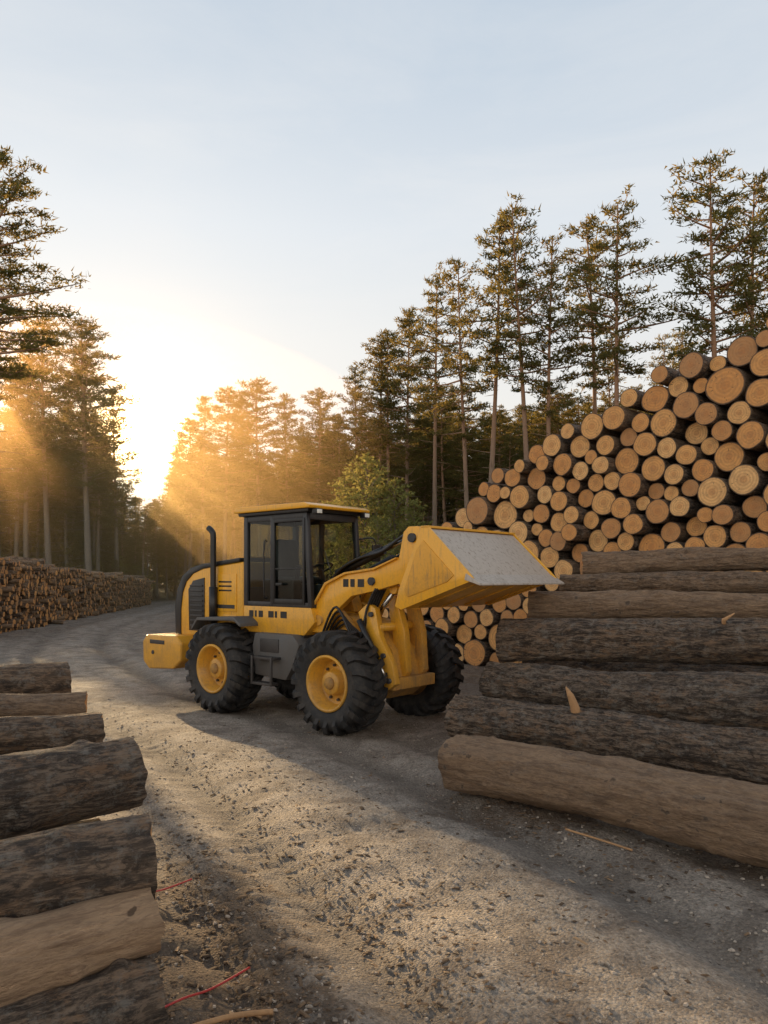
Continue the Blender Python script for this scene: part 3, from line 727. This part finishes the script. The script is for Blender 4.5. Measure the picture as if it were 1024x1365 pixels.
for y_ in (-.7, -.2, .3, .8): add_tube('bucket_wear_bar', [(1.3, y_, 1.735), (2.2, y_, 2.045)], .018, YELD, LD, 8)

# ------------------------------------------------------------------ small things
def gtube(name, pts, r, mat):
    P = smooth_pts([(x, y, gz(x, y) + h) for x, y, h in pts], 6); add_tube(name, P, r, mat, None, 8)
gtube('red_cord', [(-1.10, 3.62, .02), (-1.0, 3.75, .05), (-.90, 3.92, .035), (-.74, 4.13, .03)], .006, RED)
gtube('red_cord', [(-1.62, 4.92, .03), (-1.48, 5.0, .06), (-1.32, 5.15, .05)], .006, RED)
def stub_mat():
    m, nt, out = new_mat('broken_wood'); tc = N(nt, 'ShaderNodeTexCoord')
    c = mixc(nt, noise_(nt, tc.outputs['Object'], 30, 5, .7), (.62, .36, .17), (.26, .14, .07))
    principled(nt, out, Base_Color=c, Roughness=.85); return m
STUB = stub_mat()
add_tube('broken_branch', [(2.02, 7.86, .58), (1.99, 7.82, .74), (1.93, 7.77, .88), (1.88, 7.75, .97)], [.075, .05, .035, .008], STUB, None, 7)
add_tube('broken_branch', [(3.9, 8.6, 1.5), (3.85, 8.5, 1.62), (3.95, 8.45, 1.70)], [.03, .025, .008], STUB, None, 8)
gtube('fallen_stick', [(-.95, 3.55, .02), (-.75, 3.7, .03), (-.55, 3.72, .015)], .014, STUB)
gtube('fallen_stick', [(1.5, 6.2, .02), (1.75, 6.0, .03), (1.9, 5.75, .015)], .009, STUB)

# ------------------------------------------------------------------ trees
def foliage_mat(name, c0, c1, trans=.35):
    m, nt, out = new_mat(name)
    rn = attr(nt, 'rnd'); oi = N(nt, 'ShaderNodeObjectInfo')
    c = mixc(nt, rn.outputs['Fac'], c0, c1)
    c = mixc(nt, math_(nt, 'MULTIPLY', oi.outputs['Random'], .5), c, (.12, .10, .035))
    d = N(nt, 'ShaderNodeBsdfDiffuse'); t = N(nt, 'ShaderNodeBsdfTranslucent')
    L(nt, c, d.inputs[0]); L(nt, mixc(nt, .5, c, (.40, .25, .06)), t.inputs[0])
    mx = N(nt, 'ShaderNodeMixShader'); mx.inputs[0].default_value = trans
    L(nt, d.outputs[0], mx.inputs[1]); L(nt, t.outputs[0], mx.inputs[2]); L(nt, mx.outputs[0], out.inputs[0])
    return m
NEED = foliage_mat('pine_needles', (.045, .068, .03), (.12, .145, .055), .45)
LEAF = foliage_mat('young_leaves', (.16, .22, .07), (.32, .36, .13), .5)
def trunk_mat():
    m, nt, out = new_mat('pine_bark')
    tc = N(nt, 'ShaderNodeTexCoord'); v = mapping(nt, tc.outputs['Object'], (1, 1, .25))
    n = noise_(nt, v, 9, 5, .7); sp = N(nt, 'ShaderNodeSeparateXYZ'); L(nt, tc.outputs['Object'], sp.inputs[0])
    c = mixc(nt, n, (.10, .078, .06), (.30, .235, .18))
    up = ramp(nt, math_(nt, 'MULTIPLY', sp.outputs[2], .05), [(.30, 0), (.6, .7)])
    c = mixc(nt, up, c, (.38, .20, .105))
    principled(nt, out, Base_Color=c, Roughness=.9); return m
TB = trunk_mat()
def make_tree(name, seed, H, cs, spread, nb, ncl, nfc, kind='pine', fs=1.):
    rs = random.Random(seed); V, F, FM, RN = [], [], [], []
    def addt(pts, rad, segs):
        v, f = tube_geo(pts, rad, segs, False); b = len(V)
        V.extend(tuple(q) for q in v); F.extend(tuple(i + b for i in g) for g in f); FM.extend([0] * len(f)); RN.extend([.5] * len(v))
    ph = rs.random() * 6; sw = rs.uniform(.15, .45)
    tc = lambda z: Vector((sw * math.sin(z / H * 3 + ph) - sw * math.sin(ph), sw * math.cos(z / H * 2.3 + ph) - sw * math.cos(ph), z))
    r0 = H * .0105
    addt([tc(H * i / 14 - (.4 if i == 0 else 0)) for i in range(15)], [r0 * (1 - .88 * (i / 14) ** .9) + (.05 if i == 0 else 0) for i in range(15)], 7)
    def cluster(c, rad, outd, n, tone):
        for _ in range(n):
            d = Vector((rs.gauss(0, 1), rs.gauss(0, 1), rs.gauss(0, .7))) + outd * .6 + Vector((0, 0, .35))
            d.normalize()
            o = c + Vector((rs.gauss(0, 1), rs.gauss(0, 1), rs.gauss(0, .38))) * rad * .5
            l = rs.uniform(.16, .34) * fs; w = rs.uniform(.025, .05) * fs
            sd = d.cross(Vector((rs.gauss(0, 1), rs.gauss(0, 1), rs.gauss(0, 1)))).normalized() * w
            b = len(V)
            if kind == 'leaf':
                V.extend([tuple(o - sd * 1.6), tuple(o + d * l * .4 - sd * .2), tuple(o + d * l * .45 + sd * 1.6), tuple(o + sd)]); F.append((b, b + 1, b + 2, b + 3)); RN.extend([tone] * 4)
            else:
                V.extend([tuple(o - sd), tuple(o + sd), tuple(o + d * l)]); F.append((b, b + 1, b + 2)); RN.extend([tone] * 3)
            FM.append(1)
    az = rs.random() * 6
    for i in range(nb):
        t = (i + rs.random() * .9) / nb
        z = H * (cs + (1 - cs) * t * .975)
        az += 2.4 + rs.uniform(-.7, .7)
        if kind == 'pine':
            prof = (math.sin(min(1, t * 1.5 + .30) * math.pi * .5) * (1 - t) ** .48 + .07)
            Lb = spread * prof * rs.choice([.4, .65, .9, 1.1, 1.35])
            el = rs.uniform(-.2, .25) + .6 * t * t
        elif kind == 'spruce':
            Lb = spread * ((1 - t) ** .8 + .04) * rs.uniform(.7, 1.15); el = rs.uniform(-.3, .0) + .5 * t
        else:
            Lb = spread * (math.sin((.2 + .8 * t) * math.pi) * .8 + .25) * rs.uniform(.7, 1.2); el = rs.uniform(.4, 1.0)
        d = Vector((math.cos(az) * math.cos(el), math.sin(az) * math.cos(el), math.sin(el)))
        p0 = tc(z); bend = Vector((0, 0, rs.uniform(-.08, .16) * Lb))
        pts = [p0, p0 + d * Lb * .35, p0 + d * Lb * .7 + bend * .4, p0 + d * Lb + bend]
        rb = .012 + .014 * Lb
        addt(pts, [rb * 1.3, rb, rb * .6, rb * .25], 3)
        sidev = Vector((-math.sin(az), math.cos(az), 0))
        nc = max(2, int(ncl * (.3 + Lb / spread)))
        for q in range(nc):
            f = .35 + .68 * (q + rs.random()) / nc; f = min(f, 1.03)
            c = p0 + d * Lb * f + bend * f * f + sidev * rs.gauss(0, .17) * Lb * (1.25 - f * .7) + Vector((0, 0, rs.gauss(.03, .06) * Lb * .5))
            tone = min(1, max(0, .25 + .5 * t * .3 + rs.gauss(.15, .3)))
            cluster(c, .40 * (.6 + .4 * Lb / spread) * fs, d, int(nfc * rs.uniform(.6, 1.3)), tone)
    if kind == 'pine':
        for i in range(16):
            z = H * cs * rs.uniform(.35, 1.0); a = rs.random() * 6.28; l = rs.uniform(.3, 1.4)
            d = Vector((math.cos(a), math.sin(a), rs.uniform(-.25, .15))); p = tc(z); addt([p, p + d * l * .6, p + d * l], [.025, .015, .006], 3)
    return mesh_np(name, np.array(V), F, [TB, NEED if kind != 'leaf' else LEAF], FM, [m == 0 for m in FM], {'rnd': ('FLOAT', RN)}, parent='MESH')
PINES = [make_tree('pine_a', 1, 20, .55, 2.4, 52, 6, 20), make_tree('pine_b', 2, 20, .60, 2.1, 44, 6, 20), make_tree('pine_c', 3, 20, .50, 2.5, 54, 6, 20),
         make_tree('pine_d', 4, 20, .58, 2.7, 48, 7, 20), make_tree('pine_e', 5, 20, .52, 2.1, 52, 5, 20)]
DP = [make_tree('pine_dense_a', 41, 20, .40, 2.5, 88, 7, 20), make_tree('pine_dense_b', 42, 20, .34, 2.3, 88, 7, 20)]
SPR = [make_tree('spruce_a', 11, 20, .07, 2.7, 95, 5, 13, 'spruce', 1.5), make_tree('spruce_b', 12, 20, .12, 2.3, 90, 5, 13, 'spruce', 1.5)]
BIG = make_tree('pine_big', 21, 22, .50, 3.2, 74, 8, 26)
ALL = PINES + DP
def put(me, x, y, H, name='pine_tree', parent=None, base=20., wide=1.):
    o = bpy.data.objects.new(name, me); link(o)
    z = float(hill(np.array(x), np.array(y)))
    s = (H - z) / base if parent is None else H / base
    o.location = (x, y, z - .05); o.scale = (s * wide, s * wide, s); o.rotation_euler = (0, 0, random.random() * 6.28)
    if parent: o.parent = parent
    return o
ED = [(13.9, 27.5, 17.2, 0, 1.05), (12.6, 28, 17.8, 3, 1.1), (15.6, 29, 17.6, 2, 1.0), (9.75, 31, 17.8, 3, 1.05), (9.6, 35, 18.6, 1, 1.0), (7.5, 33, 17.4, 4, .95), (6.55, 34, 19.0, 0, .95),
      (4.75, 35, 18.9, 1, 1.0), (4.3, 38, 18.2, 2, .9), (2.9, 42, 19.2, 3, .95), (1.5, 46, 18.8, 5, 1.0), (-.5, 48, 17.7, 5, 1.0), (.6, 47, 17.8, 4, 1.), (-1.7, 51, 16.5, 6, 1.0),
      (14.4, 40, 15.0, 4, 1.), (17.2, 43, 16.5, 2, 1.), (11.8, 38, 13.5, 4, 1.),
      (-18.2, 70, 17.0, 5, 1.2), (-16.4, 68, 18.6, 6, 1.2), (-14.0, 66, 19.0, 5, 1.3), (-13.1, 70, 19.2, 6, 1.2), (-10.4, 64, 19.2, 5, 1.3), (-8.4, 66, 18.2, 6, 1.2), (-5.7, 62, 17.8, 5, 1.2), (-3.6, 58, 14.6, 6, 1.1),
      (-25.4, 57, 22.0, 5, 1.25), (-22.0, 56, 21.5, 5, 1.35), (-23.6, 60, 20.5, 6, 1.3), (-27.6, 58, 19.5, 5, 1.3), (-29.5, 60, 19.0, 6, 1.2), (-22.8, 64, 18.0, 6, 1.2)]
for x, y, H, k, w in ED: put(ALL[k], x, y, H, wide=w)
put(BIG, -17.2, 33.5, 21.6, base=22., wide=1.1); put(BIG, -19.6, 35.5, 20.5, base=22., wide=1.)
FO = bpy.data.objects.new('forest', None); link(FO)
cnt = 0; tries = 0; pts = [(e[0], e[1]) for e in ED]
while cnt < 620 and tries < 12000:
    tries += 1
    x = random.uniform(-58, 38); d = 1 + 32 * random.random() ** 1.2; y = float(edge(x)) + d
    if y < 24: continue
    c = x + .577 * y
    if x < -9 and -12 < c < 10 and y < 60: continue          # gap made in the trees to let the sun reach the yard
    rdd = road_d(np.array([x]), np.array([y]))[0][0]
    if rdd < 3.4: continue
    if any((x - a) ** 2 + (y - b) ** 2 < 3.4 for a, b in pts): continue
    pts.append((x, y)); cnt += 1
    px = x / y
    if -.37 < px < -.285: H = .145 * y * random.uniform(.72, .95)
    elif px <= -.37: H = random.uniform(13, 17)
    elif -.285 <= px < -.07: H = random.uniform(13, 17)
    elif -.07 <= px < .1: H = random.uniform(11, 14)
    else: H = random.uniform(8.5, 12.5)
    H = min(H, 17.5)
    me = random.choice(ALL + SPR) if d > 4 else random.choice(ALL)
    if x < -18 and d > 8: me = random.choice(DP + SPR + SPR)
    put(me, x, y, H, 'forest_pine', FO, wide=random.uniform(1.0, 1.5))
for i in range(64):                                        # low far belt closing the horizon
    x = -85 + i * 1.9 + random.uniform(-.8, .8); y = 98 + random.uniform(0, 8)
    put(random.choice(SPR), x, y, random.uniform(9, 12) if not -.37 < x / y < -.285 else 8.5, 'forest_spruce', FO, wide=2.0)
SAP = [make_tree('sapling_mesh', 31, 8, .12, 1.7, 46, 6, 14, 'leaf', 1.0), make_tree('sapling_mesh_b', 32, 8, .10, 1.5, 40, 6, 14, 'leaf', 1.0)]
for x, y, H in ((-1.6, 37, 7.0), (-.7, 38, 8.3), (.4, 38, 7.0), (-2.4, 40, 6.2), (-.1, 36, 5.0), (1.3, 37, 5.8)):
    o = bpy.data.objects.new('birch_sapling', random.choice(SAP)); link(o); o.location = (x, y, 0); s = H / 8; o.scale = (s * 1.1, s * 1.1, s); o.rotation_euler = (0, 0, random.random() * 6)
US = bpy.data.objects.new('undergrowth', None); link(US)
for i in range(190):
    x = random.uniform(-50, 35); y = float(edge(x)) + random.uniform(-1, 14)
    if road_d(np.array([x]), np.array([y]))[0][0] < 4: continue
    o = bpy.data.objects.new('shrub', random.choice(SAP + SPR + SPR)); link(o); o.parent = US
    b = 8 if o.data in SAP else 20
    s = random.uniform(1.2, 4.2) / b; o.location = (x, y, float(hill(np.array(x), np.array(y))) - .05); o.scale = (s * 1.7, s * 1.7, s); o.rotation_euler = (0, 0, random.random() * 6)

# ------------------------------------------------------------------ morning haze: nested soft banks over the road end of the clearing
HZ = bpy.data.objects.new('morning_haze', None); link(HZ)
m, nt, out = new_mat('haze_volume'); vs = N(nt, 'ShaderNodeVolumeScatter'); vs.inputs['Color'].default_value = (1, .62, .27, 1)
vs.inputs['Density'].default_value = .0042; vs.inputs['Anisotropy'].default_value = .62
L(nt, vs.outputs[0], out.inputs['Volume'])
for i, (cx, cy, cz, rx, ry, rz) in enumerate(((-18, 54, 2, 25, 30, 17), (-17, 56, 2, 18, 26, 13), (-16, 58, 2, 11, 22, 10))):
    bm = bmesh.new(); bmesh.ops.create_icosphere(bm, subdivisions=4, radius=1)
    me = bpy.data.meshes.new('haze_bank'); bm.to_mesh(me); bm.free(); me.materials.append(m)
    o = bpy.data.objects.new('haze_bank_%d' % i, me); link(o); o.parent = HZ; o.location = (cx, cy, cz); o.scale = (rx, ry, rz)

# ------------------------------------------------------------------ light
SAZ, SEL = math.radians(-30), math.radians(16)
sd = Vector((math.sin(SAZ) * math.cos(SEL), math.cos(SAZ) * math.cos(SEL), math.sin(SEL)))
ld = bpy.data.lights.new('sun', 'SUN'); ld.energy = 10.5; ld.angle = math.radians(.6); ld.color = (1, .66, .33)
lo = bpy.data.objects.new('sun', ld); link(lo); lo.rotation_euler = sd.to_track_quat('Z', 'Y').to_euler(); lo.location = (-20, 30, 30)
w = bpy.data.worlds.new('World'); scene.world = w; w.use_nodes = True; nt = w.node_tree; nt.nodes.clear()
out = nt.nodes.new('ShaderNodeOutputWorld'); bg = nt.nodes.new('ShaderNodeBackground'); L(nt, bg.outputs[0], out.inputs[0])
sky = nt.nodes.new('ShaderNodeTexSky'); sky.sky_type = 'NISHITA'; sky.sun_disc = False; sky.sun_elevation = SEL; sky.sun_rotation = SAZ
sky.air_density = 1.0; sky.dust_density = 1.0; sky.ozone_density = 1.5
bg.inputs['Strength'].default_value = .12
tc = nt.nodes.new('ShaderNodeTexCoord')
vis = Vector((-.327, 1, .187)).normalized()
dp = nt.nodes.new('ShaderNodeVectorMath'); dp.operation = 'DOT_PRODUCT'; dp.inputs[1].default_value = vis
nrm = nt.nodes.new('ShaderNodeVectorMath'); nrm.operation = 'NORMALIZE'; L(nt, tc.outputs['Generated'], nrm.inputs[0]); L(nt, nrm.outputs[0], dp.inputs[0])
k = math_(nt, 'MAXIMUM', dp.outputs['Value'], 0.)
g1 = math_(nt, 'MULTIPLY', math_(nt, 'POWER', k, 1500.), 260.)
g2 = math_(nt, 'MULTIPLY', math_(nt, 'POWER', k, 170.), 8.)
g3 = math_(nt, 'MULTIPLY', math_(nt, 'POWER', k, 16.), 1.2)
def sc(col, f):
    v = nt.nodes.new('ShaderNodeVectorMath'); v.operation = 'SCALE'; v.inputs[0].default_value = col; L(nt, f, v.inputs['Scale']); return v.outputs[0]
def add(a, b):
    v = nt.nodes.new('ShaderNodeVectorMath'); v.operation = 'ADD'; L(nt, a, v.inputs[0]); L(nt, b, v.inputs[1]); return v.outputs[0]
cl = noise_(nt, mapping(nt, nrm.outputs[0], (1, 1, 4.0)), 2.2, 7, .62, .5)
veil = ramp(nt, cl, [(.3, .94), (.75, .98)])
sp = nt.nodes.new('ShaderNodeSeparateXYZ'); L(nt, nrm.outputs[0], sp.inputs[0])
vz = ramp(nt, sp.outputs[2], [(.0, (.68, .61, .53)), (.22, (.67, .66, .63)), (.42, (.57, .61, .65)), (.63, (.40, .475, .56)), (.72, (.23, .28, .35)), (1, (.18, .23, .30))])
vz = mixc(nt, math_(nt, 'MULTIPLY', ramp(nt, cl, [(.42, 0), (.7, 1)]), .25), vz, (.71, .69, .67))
vz = mixc(nt, ramp(nt, math_(nt, 'MULTIPLY_ADD', sp.outputs[1], -1., 0.), [(.05, 0), (.5, 1)]), vz, ramp(nt, sp.outputs[2], [(.0, (1., .92, .81)), (.45, (1., .94, .86)), (.68, (.28, .31, .35))]))  # extra sky brightness behind the camera, added as fill for upright faces
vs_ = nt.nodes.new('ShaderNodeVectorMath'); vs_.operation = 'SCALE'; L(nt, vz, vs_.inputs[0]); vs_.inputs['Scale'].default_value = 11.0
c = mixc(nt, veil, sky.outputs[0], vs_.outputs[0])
c = add(add(add(c, sc((1, .62, .24), g1)), sc((1, .56, .20), g2)), sc((1, .78, .50), g3))
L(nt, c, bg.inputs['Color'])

# ------------------------------------------------------------------ camera
cd = bpy.data.cameras.new('camera'); cam = bpy.data.objects.new('camera', cd); link(cam)
cam.location = (0, 0, 2.1); cam.rotation_euler = (math.radians(90), 0, 0)
cd.sensor_fit = 'VERTICAL'; cd.sensor_height = 36; cd.lens = 36 * 1000 / 1365; cd.shift_y = 87.5 / 1365
cd.clip_end = 3000; cd.clip_start = .05
scene.camera = cam
